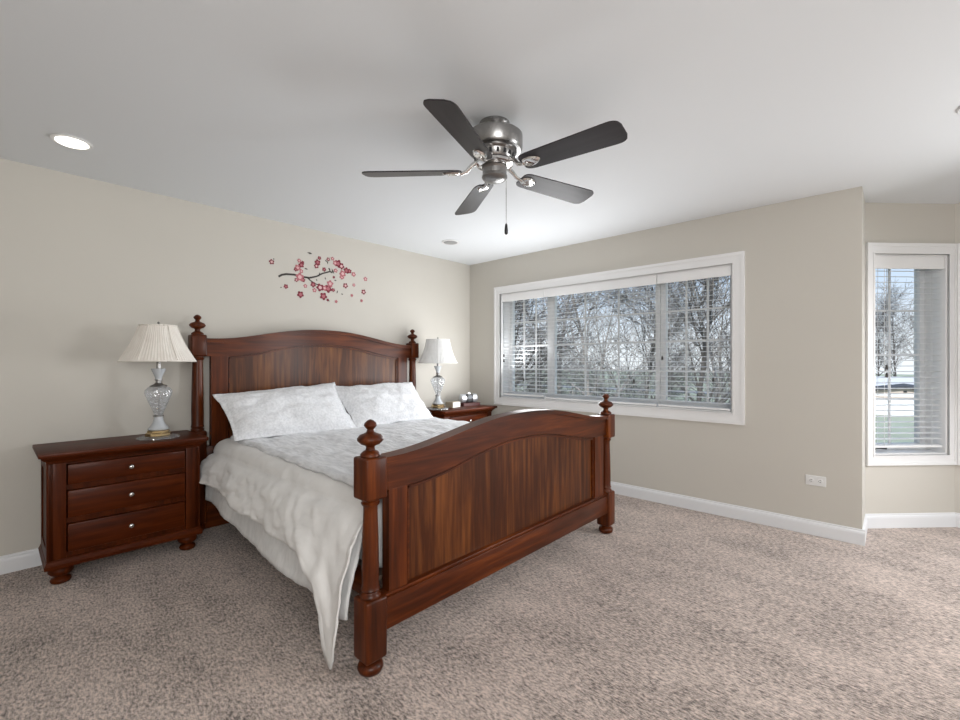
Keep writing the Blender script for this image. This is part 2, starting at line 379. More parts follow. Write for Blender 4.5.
def window(name, org, rot, hole, cas, sashes, grid, label):
    """hole = x0,x1,z0,z1; cas = casing widths (side, bottom, top); sashes = list of x limits; grid = (cols, rows) per sash"""
    x0, x1, z0, z1 = hole
    root = bpy.data.objects.new(name, None); COL.objects.link(root); root.location = org; root.rotation_euler = (0, 0, rot); struct(root, label)
    cs, cb, ct = cas
    bm = bmesh.new()
    frame(bm, x0-cs, x1+cs, z0-cb, z1+ct, cs*0.30, -0.022, 0, wb=cb*0.30, wt=ct*0.30)
    frame(bm, x0-cs*0.70, x1+cs*0.70, z0-cb*0.70, z1+ct*0.70, cs*0.70, -0.016, 0, wb=cb*0.70, wt=ct*0.70)
    frame(bm, x0-0.012, x1+0.012, z0-0.012, z1+0.012, 0.012, -0.020, 0)
    auto(link('casing', bm, M_TRIM, root))
    bm = bmesh.new(); frame(bm, x0, x1, z0, z1, 0.012, 0.0, WT)
    link('jamb', bm, M_TRIM, root)
    for si, (a, b) in enumerate(sashes):
        bm = bmesh.new(); frame(bm, a, b, z0+0.012, z1-0.012, 0.045, 0.150, 0.195)
        sash = auto(link('sash', bm, M_VINYL, root))
        pa, pb, qa, qb = a+0.045, b-0.045, z0+0.057, z1-0.057
        link('pane', B(pa, pb, 0.170, 0.174, qa, qb), M_PANE, sash)
        c, r = grid[si]
        bm = bmesh.new()
        for i in range(1, c):
            x = pa+(pb-pa)*i/c; box(bm, x-0.009, x+0.009, 0.162, 0.170, qa, qb)
        for i in range(1, r):
            z = qa+(qb-qa)*i/r; box(bm, pa, pb, 0.1625, 0.1695, z-0.008, z+0.008)
        if len(bm.verts): link('muntin_grid', bm, M_VINYL, sash)
        else: bm.free()
    return root
w1 = window('window_1', (0, 0, 0), 0, (WX0, WX1, WZ0, WZ1), (0.085, 0.085, 0.085),
            [(WX0+0.012, 1.088), (1.092, 2.280), (2.284, WX1-0.012)], [(3, 4), (3, 4), (3, 4)], 'wide white three part window with divided panes')
w2 = window('window_2', b0, PI/4, (BX0, BX1, BZ0, BZ1), (0.058, 0.075, 0.080), [(BX0+0.012, BX1-0.012)], [(2, 4)], 'narrow white window in the angled bay wall')
w3 = window('window_3', b1, 0, (0.08, ML-0.08, BZ0, BZ1), (0.065, 0.075, 0.080), [(0.092, ML-0.092)], [(4, 4)], 'middle window of the bay')
w4 = window('window_4', b2, -PI/4, (BX0, BX1, BZ0, BZ1), (0.058, 0.075, 0.080), [(BX0+0.012, BX1-0.012)], [(2, 4)], 'second angled window of the bay')
# crank handle on the sill of the bay window
bm = bmesh.new(); box(bm, 0.10, 0.20, 0.118, 0.140, BZ0+0.012, BZ0+0.026, 0.005); tube(bm, [(0.15, 0.125, BZ0+0.028), (0.21, 0.10, BZ0+0.034), (0.26, 0.098, BZ0+0.030)], [0.007, 0.006, 0.008], 8)
link('crank_handle', bm, M_TASSEL, w2, smooth=True)

# blinds
def blind(org, rot, x0, x1, ztop, zbot, label, group, tilt=0.10, cords=3, valance_h=0.080, tassels=(0.2,), pitch=0.0425):
    t = thing('window_blind', label, 'blind', (org[0], org[1], ztop), rot, group)
    hz = lambda z: z-ztop
    link('valance', B(x0, x1, 0.004, 0.018, -valance_h, 0, 0.003), M_SLAT, t)
    link('headrail', B(x0+0.004, x1-0.004, 0.018, 0.066, -0.050, 0), M_SLAT, t)
    bm = bmesh.new(); z = -valance_h-0.012
    yc = 0.042
    while z > hz(zbot)+0.035:
        c, s = math.cos(tilt), math.sin(tilt)
        vs = []
        for sx in (x0+0.005, x1-0.005):
            for (u, w) in ((-0.0245, 0), (-0.012, 0.0022), (0, 0.0029), (0.012, 0.0022), (0.0245, 0), (0.012, -0.0005), (0, 0.0001), (-0.012, -0.0005)):
                vs.append(bm.verts.new((sx, yc+u*c-w*s, z+u*s+w*c)))
        for i in range(8):
            j = (i+1) % 8; bm.faces.new((vs[i], vs[j], vs[8+j], vs[8+i]))
        bm.faces.new(vs[:8]); bm.faces.new(vs[8:][::-1])
        z -= pitch
    link('slats', bm, M_SLAT, t)
    link('bottom_rail', B(x0+0.005, x1-0.005, yc-0.026, yc+0.026, hz(zbot), hz(zbot)+0.018, 0.004), M_SLAT, t)
    bm = bmesh.new()
    for i in range(cords):
        x = x0+0.09+(x1-x0-0.18)*i/max(1, cords-1)
        for y in (yc-0.027, yc+0.027): box(bm, x-0.0012, x+0.0012, y-0.0008, y+0.0008, hz(zbot)+0.01, -0.03)
    link('ladder_cords', bm, M_CORD, t)
    for i, (fx, dz) in enumerate(tassels):
        x = x0+(x1-x0)*fx
        bm = bmesh.new(); box(bm, x-0.001, x+0.001, 0.0, 0.002, dz, -valance_h)
        cd = link('pull_cord', bm, M_CORD, t)
        link('tassel', L([(0.003, dz), (0.007, dz-0.008), (0.009, dz-0.030), (0.006, dz-0.036)], 10, (x, 0.001, 0)), M_TASSEL, cd, smooth=True)
    return t
ZT = WZ1-0.012
G1 = 'white slatted blinds in the wide window'
blind((0, 0), 0, 0.510, 1.083, ZT, 0.865, 'white slatted blind over the left pane of the wide window, nearest the bed lamp', G1, tassels=((0.06, -0.68), (0.06, -0.74), (0.55, -0.95)), cords=2)
blind((0, 0), 0, 1.089, 2.300, ZT, 0.850, 'widest white slatted blind over the middle pane of the wide window', G1, tassels=((0.03, -0.72), (0.83, -0.93), (0.97, -0.10)), cords=3)
blind((0, 0), 0, 2.306, 2.897, ZT, 0.850, 'white slatted blind over the right pane of the wide window', G1, tassels=((0.08, -0.72), (0.78, -0.90)), cords=2)
blind(b0, PI/4, BX0+0.014, BX1-0.014, BZ1-0.012, 0.595, 'white slatted blind in the narrow bay window, bottom rail raised above the sill', None, tassels=((0.17, -0.82), (0.17, -0.88)), cords=2, valance_h=0.095)

# ------------------------------------------------------------------ electrical outlet
t = thing('electrical_outlet', 'white horizontal double socket low on the greige wall beside the bay', 'outlet', (3.445, 0, 0.392))
link('cover_plate', B(-0.060, 0.060, -0.006, 0, -0.036, 0.036, 0.003), M_PLUG, t)
for sx in (-0.026, 0.026):
    s = link('socket', L([(0.0165, 0), (0.0165, 0.004), (0.015, 0.005)], 20), M_PLUG, t); s.rotation_euler = (PI/2, 0, 0); s.location = (sx, -0.005, 0)
    bm = bmesh.new()
    for zz in (-0.006, 0.006): box(bm, sx-0.004, sx+0.006, -0.0108, -0.0100, zz-0.0016, zz+0.0016)
    box(bm, sx-0.011, sx-0.007, -0.0108, -0.0100, -0.002, 0.002)
    link('slots', bm, M_SLOT, t)

# ------------------------------------------------------------------ bed
BY0, BY1 = -2.980, -0.972; BC = (BY0+BY1)/2
HX, FX = 0.088, 2.310
bed = thing('bed', 'king size dark cherry wood bed with arched headboard and footboard', 'bed', (0, 0, 0))
def finial(c, z0, s=1.0):
    pr = [(0.030, 0), (0.040, 0.004), (0.040, 0.012), (0.030, 0.022), (0.019, 0.028), (0.017, 0.040), (0.022, 0.046), (0.038, 0.052), (0.052, 0.066), (0.053, 0.074),
          (0.042, 0.088), (0.024, 0.095), (0.016, 0.100), (0.013, 0.110), (0.019, 0.116), (0.026, 0.126), (0.023, 0.136), (0.012, 0.146), (0.003, 0.150)]
    return L([(r*s, z*s) for r, z in pr], 28, (c[0], c[1], z0))
def post(x, y, zlow, zmid, zb, zt, hb, rc):
    """bun foot, square lower block, turned column, square upper block, finial"""
    p = link('post', B(x-hb, x+hb, y-hb, y+hb, zlow, zmid, 0.012, 3), WZ, bed); auto(p)
    if zlow < 0.1:
        f = link('bun_foot', L([(0.030, 0), (0.046, 0.010), (0.052, 0.026), (0.047, 0.042), (0.032, 0.049), (0.024, 0.053), (0.034, 0.058), (0.036, 0.066), (0.036, zlow+0.004)], 28, (x, y, 0)), WZ, p, smooth=True)
    h = zb-zmid
    prof = [(hb*0.82, zmid-0.004), (hb*0.86, zmid+0.006), (rc*1.18, zmid+0.014), (rc*1.02, zmid+0.022), (rc*1.22, zmid+0.030), (rc*1.12, zmid+0.038), (rc*1.08, zmid+0.05),
            (rc*1.10, zmid+h*0.3), (rc*1.03, zmid+h*0.6), (rc*0.92, zb-0.055), (rc*0.92, zb-0.03), (rc*1.12, zb-0.024), (rc*1.22, zb-0.016), (rc*1.05, zb-0.010), (hb*0.75, zb-0.004), (hb*0.80, zb+0.003)]
    auto(link('column', L(prof, 28, (x, y, 0)), WZ, p), 50)
    auto(link('upper_block', B(x-hb, x+hb, y-hb, y+hb, zb, zt, 0.010, 3), WZ, p))
    auto(link('finial', finial((x, y), zt-0.002), WZ, p), 50)
for y in (BY0, BY1):
    post(HX, y, 0.062, 0.74, 1.287, 1.445, 0.050, 0.036)
    post(FX, y, 0.062, 0.307, 0.698, 0.866, 0.050, 0.031)
def arch(base, amp, half):
    return lambda y: base + amp*(0.5+0.5*math.cos(PI*min(1.0, (abs(y-BC)/half))**1.15))
# headboard
y0, y1 = BY0+0.085, BY1-0.085
ys = lin(y0, y1, 61); pys = lin(BY0+0.05, BY1-0.05, 65)
htop = arch(1.420, 0.108, 0.93); hin = arch(1.287, 0.112, 0.86)
bm = bmesh.new()
strip(bm, pys, hin, lambda y: htop(y)-0.028, 0.062, 0.108)      # curved top rail tenoned into the blocks
box(bm, 0.062, 0.108, BY0+0.04, BY1-0.04, 0.010, 0.62, 0.003)
hb = auto(link('headboard', bm, WY, bed))
for a, b in ((y0, y0+0.115), (y1-0.115, y1)): link('stile', B(0.062, 0.108, a, b, 0.618, 1.290, 0.002), WZ, hb)
bm = bmesh.new(); strip(bm, pys, lambda y: htop(y)-0.030, htop, 0.048, 0.126); link('cap_rail', bm, WY, hb)
bm = bmesh.new(); strip(bm, lin(y0+0.10, y1-0.10, 49), lambda y: 0.60, lambda y: hin(y)+0.01, 0.070, 0.088); link('panel', bm, WHEAD, hb)
bm = bmesh.new()
strip(bm, lin(y0+0.113, y1-0.113, 49), lambda y: hin(y)-0.020, lambda y: hin(y)-0.007, 0.086, 0.100)
box(bm, 0.086, 0.100, y0+0.122, y0+0.132, 0.62, hin(y0+0.12)-0.008); box(bm, 0.086, 0.100, y1-0.132, y1-0.122, 0.62, hin(y0+0.12)-0.008)
link('bead_moulding', bm, WY, hb)
# footboard
y0, y1 = BY0+0.072, BY1-0.085
ys = lin(y0, y1, 61); pys = lin(BY0+0.044, BY1-0.044, 65)
ftop = arch(0.860, 0.108, 0.95); fin = arch(0.722, 0.105, 0.84)
bm = bmesh.new()
strip(bm, pys, fin, lambda y: ftop(y)-0.022, 2.288, 2.336)
fb = auto(link('footboard', bm, WY, bed))
for a, b in ((y0, y0+0.095), (y1-0.125, y1)): link('stile', B(2.288, 2.336, a, b, 0.295, 0.7225, 0.002), WZ, fb)
bm = bmesh.new(); strip(bm, pys, lambda y: ftop(y)-0.024, ftop, 2.274, 2.352); link('cap_rail', bm, WY, fb)
bm = bmesh.new(); strip(bm, lin(y0+0.08, y1-0.10, 49), lambda y: 0.28, lambda y: fin(y)+0.01, 2.296, 2.316); link('panel', bm, WPANEL, fb)
bm = bmesh.new()
strip(bm, lin(y0+0.093, y1-0.123, 49), lambda y: fin(y)-0.018, lambda y: fin(y)-0.007, 2.314, 2.328)
box(bm, 2.314, 2.328, y0+0.102, y0+0.112, 0.304, fin(y0+0.1)-0.008); box(bm, 2.314, 2.328, y1-0.142, y1-0.132, 0.304, fin(y1-0.13)-0.008)
link('bead_moulding', bm, WY, fb)
bm = bmesh.new(); box(bm, 2.276, 2.348, BY0+0.04, BY1-0.04, 0.160, 0.288, 0.004); box(bm, 2.282, 2.342, BY0+0.045, BY1-0.045, 0.286, 0.303, 0.007)
auto(link('bottom_rail', bm, WY, fb))
for s, y in ((1, BY0), (-1, BY1)):
    auto(link('side_rail', B(HX+0.04, FX-0.04, min(y+s*0.036, y+s*0.060), max(y+s*0.036, y+s*0.060), 0.25, 0.36, 0.004), WX, bed))
bm = bmesh.new()
for i in range(12):
    x = 0.25+i*0.175; box(bm, x, x+0.09, BY0+0.05, BY1-0.05, 0.325, 0.345)
link('slat_base', bm, M_DARK, bed)
for x in (0.75, 1.55):
    link('centre_leg', B(x, x+0.05, BC-0.025, BC+0.025, 0, 0.325), M_DARK, bed)

# ------------------------------------------------------------------ bedding
MX0, MX1, MY0, MY1, MZ = 0.150, 2.255, BY0+0.075, BY1-0.075, 0.645
bm = B(MX0, MX1, MY0, MY1, 0.346, MZ, 0.05, 4)
tag(auto(link('mattress', bm, M_MATT)), 'thick white mattress on the bed, hidden under the bedding', 'mattress')

def drape(name, mat, x0, x1, nx, top, rad, off, hem_near, hem_far, wr, seed, lbl, thick=0.008, sides=True, xskew=None):
    """cloth over the mattress: across profile = hem, side, round shoulder, flat top, shoulder, side, hem"""
    bm = bmesh.new(); rows = []
    yl, yr = MY0-off, MY1+off
    nside, nsh, ntop = 16, 6, 46
    for i in range(nx+1):
        u = i/nx; row = []
        X = x0+(x1-x0)*u
        hn, bulge_n, dx_n = hem_near(X); hf = hem_far(X)
        pts = []
        for k_ in range(nside):                                     # near side, hem up
            v = k_/nside
            pts.append(('n', v))
        for k_ in range(nsh): pts.append(('ns', k_/nsh))
        for k_ in range(ntop+1): pts.append(('t', k_/ntop))
        for k_ in range(1, nsh+1): pts.append(('fs', k_/nsh))
        for k_ in range(1, nside+1): pts.append(('f', k_/nside))
        for kind, v in pts:
            x = X
            if kind == 'n':
                z = hn+(top-rad-hn)*v
                fold = (1-v)
                y = yl-bulge_n*fold**0.5
                y += wr*fold*(0.9*math.sin(X*9+seed+2.2*v)+1.1*fbm(X*3.2, v*1.3, seed))
                y += wr*0.75*fbm(X*4-v*2.5, v*3+X*2, seed+7)
                x = X+dx_n*fold
                z += wr*0.5*fold*fbm(X*5, 0, seed+3)
            elif kind == 'ns':
                a = v*PI/2; y = yl+rad-rad*math.cos(a); z = top-rad+rad*math.sin(a)
                y += wr*0.6*fbm(X*4, 1.3*v, seed+7)
            elif kind == 't':
                y = yl+rad+(yr-yl-2*rad)*v; z = top
            elif kind == 'fs':
                a = v*PI/2; y = yr-rad+rad*math.sin(a); z = top-rad+rad*math.cos(a)
            else:
                z = top-rad-(top-rad-hf)*v; y = yr+0.035*v
                y += wr*v*math.sin(X*11+seed)
            n1 = fbm(X*2.2+seed, y*2.2, 1.7); n2 = fbm(X*6+y*2, y*7-X*1.5, seed)
            amp = 1.0 if kind == 't' else 0.5
            z += amp*wr*(0.45*n1+0.35*n2)
            if kind in ('n', 'ns'):
                rg = 1-abs(fbm(X*3.4+z*4.5, z*2.0-X*1.2, seed+11, 3))*2.2
                rg2 = 1-abs(fbm(X*8+z*9, z*5-X*3, seed+21, 2))*2.0
                y -= wr*(0.55*max(0, rg)**2+0.28*max(0, rg2)**2)*(1 if kind == 'n' else v*0.0+0.6)
            row.append(bm.verts.new((x, y, z)))
        rows.append(row)
    for a, b in zip(rows[:-1], rows[1:]):
        for i in range(len(a)-1): bm.faces.new((a[i], a[i+1], b[i+1], b[i]))
    o = link(name, bm, mat, smooth=True)
    s = o.modifiers.new('thickness', 'SOLIDIFY'); s.thickness = thick; s.offset = 1.0
    return o
def duvet_hem(X):
    z = 0.435-0.055*smooth01((X-0.35)/1.4)
    b = 0.105+0.030*smooth01((X-0.45)/1.2); dx = 0.0
    if X > 1.88:
        q = (X-1.88)/(2.20-1.88)
        z = 0.38+(0.30-0.38)*smooth01(q/0.45) if q < 0.45 else 0.30+(0.012-0.30)*smooth01((q-0.45)/0.50)
        if X > 2.215: z = 0.03+0.12*(X-2.215)/0.03
        b = 0.135+0.03*smooth01(q)
    return max(z, 0.020), b, dx
def blanket_hem(X):
    z = 0.285-0.085*smooth01((X-0.3)/1.5)+0.010*math.sin(X*31)*smooth01((X-1.7)/0.3)
    return z, 0.085+0.030*smooth01((X-0.45)/1.2), 0.0
bl = drape('blanket', M_BLANKET, 0.32, 2.235, 96, MZ+0.014, 0.05, 0.006, blanket_hem, lambda X: 0.26, 0.010, 4.0, '')
tag(bl, 'pale grey quilted blanket hanging lowest along the side of the bed', 'blanket')
dv = drape('duvet', M_DUVET, 0.30, 2.248, 150, MZ+0.034, 0.085, 0.024, duvet_hem, lambda X: 0.40, 0.018, 1.0, '')
tag(dv, 'plain light grey duvet draped over the bed with one corner trailing to the carpet', 'duvet')

# coverlet: a thinner textured layer lying on the duvet, near edge rolled
bm = bmesh.new(); rows = []
NX, NY = 110, 84; ztop = MZ+0.034
for i in range(NX+1):
    u = i/NX; X = 0.34+(2.235-0.34)*u; row = []
    ya = -2.845-0.065*u + 0.012*fbm(X*3, 0.3, 8)
    yb = MY1+0.005
    for j in range(NY+1):
        v = j/NY; y = ya+(yb-ya)*v
        n1 = fbm(X*2.2+1.0, y*2.2, 1.7); n2 = fbm(X*6+y*2, y*7-X*1.5, 1.0)
        z = ztop+0.018*(0.45*n1+0.35*n2)+0.022
        z += 0.0055*fbm(X*9, y*26, 3.0, 5)+0.005*fbm(X*4, y*10, 9.0)
        edge = min(v*(yb-ya)/0.05, 1.0)
        if edge < 1: z += 0.010*math.sin(PI*edge)-0.016*(1-edge)**2
        far = max(0.0, (y-(MY1-0.06))/0.065)
        z -= 0.03*far*far
        row.append(bm.verts.new((X, y, z)))
    rows.append(row)
for a, b in zip(rows[:-1], rows[1:]):
    for i in range(NY): bm.faces.new((a[i], a[i+1], b[i+1], b[i]))
cv = link('coverlet', bm, M_QUILT, smooth=True)
s = cv.modifiers.new('thickness', 'SOLIDIFY'); s.thickness = 0.012; s.offset = 0.0
tag(cv, 'white textured coverlet lying on top of the grey duvet', 'coverlet')

# pillows
def pillow(loc, w, h, th, rot, seed, label, skew=0.0):
    bm = bmesh.new(); n, m = 56, 36; fl = 0.055
    def surf(u, v, side):
        iu, iv = abs(u)/(1-fl), abs(v)/(1-fl*1.7)
        t_ = (max(0, 1-iu**2.6)*max(0, 1-iv**2.4))**0.55
        pinch_u = 1-0.045*(1-abs(v)**2)*abs(u)**2*0.0 - 0.055*(1-v*v)*abs(u)**5
        pinch_v = 1-0.07*(1-u*u)*abs(v)**6
        x = u*w/2*pinch_u*(1-0.028*(1-v)); y = v*h/2*pinch_v+skew*u*v
        wv = fbm(u*2.2+seed, v*2.0, side+seed)*0.018*min(1, t_*2)+fbm(u*5+v*3+seed, v*4, seed)*0.008*min(1, t_*2)
        droop = 0.012*fbm(u*3+seed, v*3, 5)*(1-min(1, t_*2))
        crease = -0.020*math.exp(-((u*0.8+v*0.7+0.5*math.sin(seed))/0.16)**2)*t_
        return (x, y, side*(th/2*t_+0.003)+wv*(1 if side > 0 else 0.3)+droop+(crease if side > 0 else 0))
    top = [[bm.verts.new(surf(-1+2*i/n, -1+2*j/m, 1)) for j in range(m+1)] for i in range(n+1)]
    bot = [[bm.verts.new(surf(-1+2*i/n, -1+2*j/m, -1)) for j in range(m+1)] for i in range(n+1)]
    for g, flip in ((top, False), (bot, True)):
        for i in range(n):
            for j in range(m):
                q = (g[i][j], g[i+1][j], g[i+1][j+1], g[i][j+1]); bm.faces.new(q[::-1] if flip else q)
    ring = lambda g: [g[i][0] for i in range(n)]+[g[n][j] for j in range(m)]+[g[i][m] for i in range(n, 0, -1)]+[g[0][j] for j in range(m, 0, -1)]
    a, b = ring(top), ring(bot)
    for i in range(len(a)):
        j = (i+1) % len(a); bm.faces.new((a[i], b[i], b[j], a[j]))
    o = link('pillow', bm, M_PILLOW, smooth=True)
    # local x -> along the headboard, local y -> up the lean, local z -> towards the foot
    o.location = loc; o.rotation_euler = rot
    return tag(o, label, 'pillow', 'pillows against the headboard')
def lean(ang, roll):      # ang from horizontal
    up = Vector((-math.cos(ang), 0, math.sin(ang))); ax = Vector((0, 1, 0)); nrm = ax.cross(up)
    R = Matrix((ax, up, nrm)).transposed()
    return (R @ Matrix.Rotation(roll, 3, 'Z')).to_euler()
pillow((0.425, -2.437, 0.868), 0.99, 0.50, 0.21, lean(math.radians(43), 0.02), 2.0, 'white textured pillow on the left side of the bed, beside the large lamp', 0.030)
pillow((0.420, -1.548, 0.866), 0.92, 0.50, 0.21, lean(math.radians(43), 0.01), 5.3, 'white textured pillow on the far side of the bed, nearer the window')

# ------------------------------------------------------------------ nightstands
def make_nightstand(label):
    """origin at the back middle on the floor; front faces +X; 0.82 wide top, 0.73 wide body"""
    t = thing('nightstand', label, 'nightstand', (0, 0, 0), 0, 'cherry nightstands flanking the bed')
    hw, d0, d1 = 0.365, 0.030, 0.412
    bm = bmesh.new()
    box(bm, d0, d1, -hw, -hw+0.022, 0.115, 0.70, 0.002); box(bm, d0, d1, hw-0.022, hw, 0.115, 0.70, 0.002)
    box(bm, d0, d0+0.012, -hw+0.02, hw-0.02, 0.115, 0.70); box(bm, d0, d1-0.01, -hw+0.02, hw-0.02, 0.115, 0.135)
    for s in (-1, 1):
        a, b = sorted((s*hw, s*(hw-0.075))); box(bm, d1-0.018, d1, a, b, 0.115, 0.70, 0.003)
    for z0, z1 in ((0.668, 0.700), (0.520, 0.552), (0.332, 0.364), (0.135, 0.172)): box(bm, d1-0.040, d1-0.016, -hw+0.072, hw-0.072, z0, z1)
    auto(link('carcass', bm, WNSV, t))
    for s in (-1, 1):
        bm = bmesh.new(); y = s*hw
        frame_pts = [(d0+0.0, d0+0.05, 0.14, 0.69), (d1-0.05, d1, 0.14, 0.69), (d0+0.05, d1-0.05, 0.14, 0.20), (d0+0.05, d1-0.05, 0.63, 0.69)]
        for a, b, c, d in frame_pts: box(bm, a, b, min(y, y+s*0.007), max(y, y+s*0.007), c, d, 0.002)
        link('side_frame', bm, WNSV, t)
    bm = bmesh.new()
    box(bm, 0.0, 0.470, -0.407, 0.407, 0.722, 0.745, 0.004)
    tp = auto(link('top', bm, WNS, t))
    def ogee(bm, prof, x0, x1, yw):
        vs = []
        for out, z in prof:
            vs.append([bm.verts.new(p) for p in ((x0, -yw-out, z), (x1+out, -yw-out, z), (x1+out, yw+out, z), (x0, yw+out, z))])
        for a, b in zip(vs[:-1], vs[1:]):
            for i in range(4): bm.faces.new((a[i], a[(i+1) % 4], b[(i+1) % 4], b[i]))
        bm.faces.new(vs[0][::-1]); bm.faces.new(vs[-1])
    bm = bmesh.new(); ogee(bm, [(0.002, 0.680), (0.008, 0.684), (0.010, 0.694), (0.020, 0.702), (0.030, 0.712), (0.032, 0.722)], 0.012, d1, hw)
    link('crown_moulding', bm, WNS, tp)
    bm = bmesh.new(); ogee(bm, [(0.016, 0.098), (0.018, 0.118), (0.012, 0.128), (0.010, 0.136), (0.003, 0.144)], 0.020, d1, hw)
    link('base_moulding', bm, WNS, t)
    for z0, z1 in ((0.554, 0.666), (0.366, 0.518), (0.174, 0.330)):
        bm = bmesh.new(); box(bm, d1-0.030, d1+0.006, -hw+0.080, hw-0.080, z0, z1, 0.005)
        box(bm, d0+0.02, d1-0.03, -hw+0.10, hw-0.10, z0+0.01, z1-0.03)
        dr = auto(link('drawer', bm, WNS, t))
        k_ = link('knob', L([(0.008, 0), (0.006, 0.004), (0.0055, 0.010), (0.010, 0.014), (0.0145, 0.018), (0.0145, 0.022), (0.009, 0.027), (0.003, 0.028)], 20), M_CHROME, dr, smooth=True)
        k_.rotation_euler = (0, PI/2, 0); k_.location = (d1+0.005, 0, (z0+z1)/2)
    for x in (d0+0.05, d1-0.045):
        for y in (-hw+0.055, hw-0.055):
            link('bun_foot', L([(0.028, 0), (0.042, 0.006), (0.047, 0.018), (0.042, 0.030), (0.028, 0.036), (0.024, 0.041), (0.044, 0.050), (0.056, 0.066), (0.054, 0.084), (0.040, 0.098), (0.034, 0.102)], 26, (x, y, 0)), WNSV, t, smooth=True)
    return t
NZ = 0.745
ns1 = make_nightstand('dark cherry three drawer nightstand left of the bed, fully in view')
ns1.location = (0.022, -3.432, 0)
ns2 = copy_tree(ns1); ns2['label'] = 'dark cherry nightstand in the corner under the window, mostly behind the bed'
ns2.location = (0.062, -0.505, 0)

# ------------------------------------------------------------------ table lamps
def make_lamp(label, loc, rs, rt, zs, zt, shade_mat, sk=1.0):
    t = thing('table_lamp', label, 'lamp', loc, 0, 'cut glass lamps on the nightstands')
    bm = bmesh.new()
    lathe(bm, [(0.100, 0), (0.108, 0.004), (0.106, 0.010), (0.085, 0.016), (0.06, 0.018)], 64, (0, 0, 0), lambda r, z, a: r*(1+0.10*abs(math.sin(4*a))*(r/0.1)))
    auto(link('glass_foot', bm, M_CUT, t))
    auto(link('base', L([(0.072, 0.016), (0.074, 0.020), (0.074, 0.034), (0.062, 0.042), (0.062, 0.050), (0.050, 0.056)], 8), M_BRASS, t), 20)
    auto(link('pedestal', L([(0.055, 0.055), (0.060, 0.062), (0.050, 0.075), (0.034, 0.098), (0.026, 0.125), (0.024, 0.140)], 16), M_FROST, t), 40)
    bm = L([(0.022, 0.138), (0.030, 0.142), (0.030, 0.148), (0.022, 0.152)], 20); lathe(bm, [(0.005, 0.150), (0.005, 0.345)], 10)
    lathe(bm, [(0.050, 0.338), (0.046, 0.346), (0.028, 0.354), (0.018, 0.362), (0.016, 0.374), (0.022, 0.380), (0.022, 0.386)], 24)
    lathe(bm, [(0.012, 0.440), (0.013, 0.452), (0.012, 0.500), (0.010, 0.520), (0.004, 0.53), (0.003, zt-0.01), (0.003, zt+0.01), (0.006, zt+0.014), (0.007, zt+0.022), (0.002, zt+0.028)], 16)
    auto(link('stem', bm, M_NICKEL, t))
    ur = [(0.020, 0.150), (0.026, 0.165), (0.040, 0.200), (0.058, 0.245), (0.071, 0.280), (0.075, 0.300), (0.071, 0.318), (0.058, 0.332), (0.044, 0.340)]
    bm = bmesh.new()
    lathe(bm, ur, 48, (0, 0, 0), lambda r, z, a: r*(1+0.025*math.cos(12*a+z*25)))
    auto(link('urn', bm, M_CUT, t), 60)
    auto(link('cup', L([(0.018, 0.386), (0.020, 0.400), (0.030, 0.425), (0.040, 0.448), (0.042, 0.456), (0.030, 0.456), (0.016, 0.430)], 12), M_FROST, t), 40)
    # pleated shade, open top and bottom, with real thickness
    bm = bmesh.new(); n = 144
    pl = lambda i: 1+0.006*(1 if i % 2 else -1)
    def ring(r, z): return [bm.verts.new((r*pl(i)*math.cos(2*PI*i/n), r*pl(i)*math.sin(2*PI*i/n), z)) for i in range(n)]
    prof = [(rs-(rs-rt)*q+(-0.010*math.sin(PI*q)), zs+(zt-zs)*q) for q in lin(0, 1, 7)]
    out = [ring(r, z) for r, z in prof]; inn = [ring(r-0.006, z) for r, z in prof]
    for g in (out, inn):
        for a, b in zip(g[:-1], g[1:]):
            for i in range(n): bm.faces.new((a[i], a[(i+1) % n], b[(i+1) % n], b[i]))
    for a, b in ((out[0], inn[0]), (out[-1], inn[-1])):
        for i in range(n): bm.faces.new((a[i], a[(i+1) % n], b[(i+1) % n], b[i]))
    sh = link('lamp_shade', bm, shade_mat, t)
    bm = bmesh.new()
    for r, z in ((rs+0.002, zs), (rt+0.002, zt)):
        pts = [((r)*math.cos(2*PI*i/48), (r)*math.sin(2*PI*i/48), z) for i in range(49)]
        tube(bm, pts, 0.0045, 6)
    for i in range(6):
        a = 2*PI*i/6+0.3
        tube(bm, [((r+0.003)*math.cos(a), (r+0.003)*math.sin(a), z) for r, z in prof], 0.0028, 6)
    link('trim', bm, shade_mat, sh, smooth=True)
    bm = bmesh.new()
    for a in (0, PI): tube(bm, [(0.006*math.cos(a), 0, 0.52), (0.045*math.cos(a), 0, 0.56), (0.045*math.cos(a), 0, zt-0.05), (0.004*math.cos(a), 0, zt-0.006)], 0.002, 6)
    for a in (0, PI/2, PI, 3*PI/2): tube(bm, [(0.004*math.cos(a), 0.004*math.sin(a), zt-0.004), (rt*math.cos(a)*0.97, rt*math.sin(a)*0.97, zt-0.004)], 0.0018, 6)
    link('harp', bm, M_BRASS, t)
    return t
make_lamp('large cut glass urn lamp with cream pleated shade on the near left nightstand', (0.295, -3.262, NZ), 0.207, 0.100, 0.505, 0.738, M_SHADE)
make_lamp('cut glass urn lamp with ivory pleated shade in the corner by the window', (0.300, -0.800, NZ), 0.203, 0.122, 0.490, 0.735, M_SHADE2)

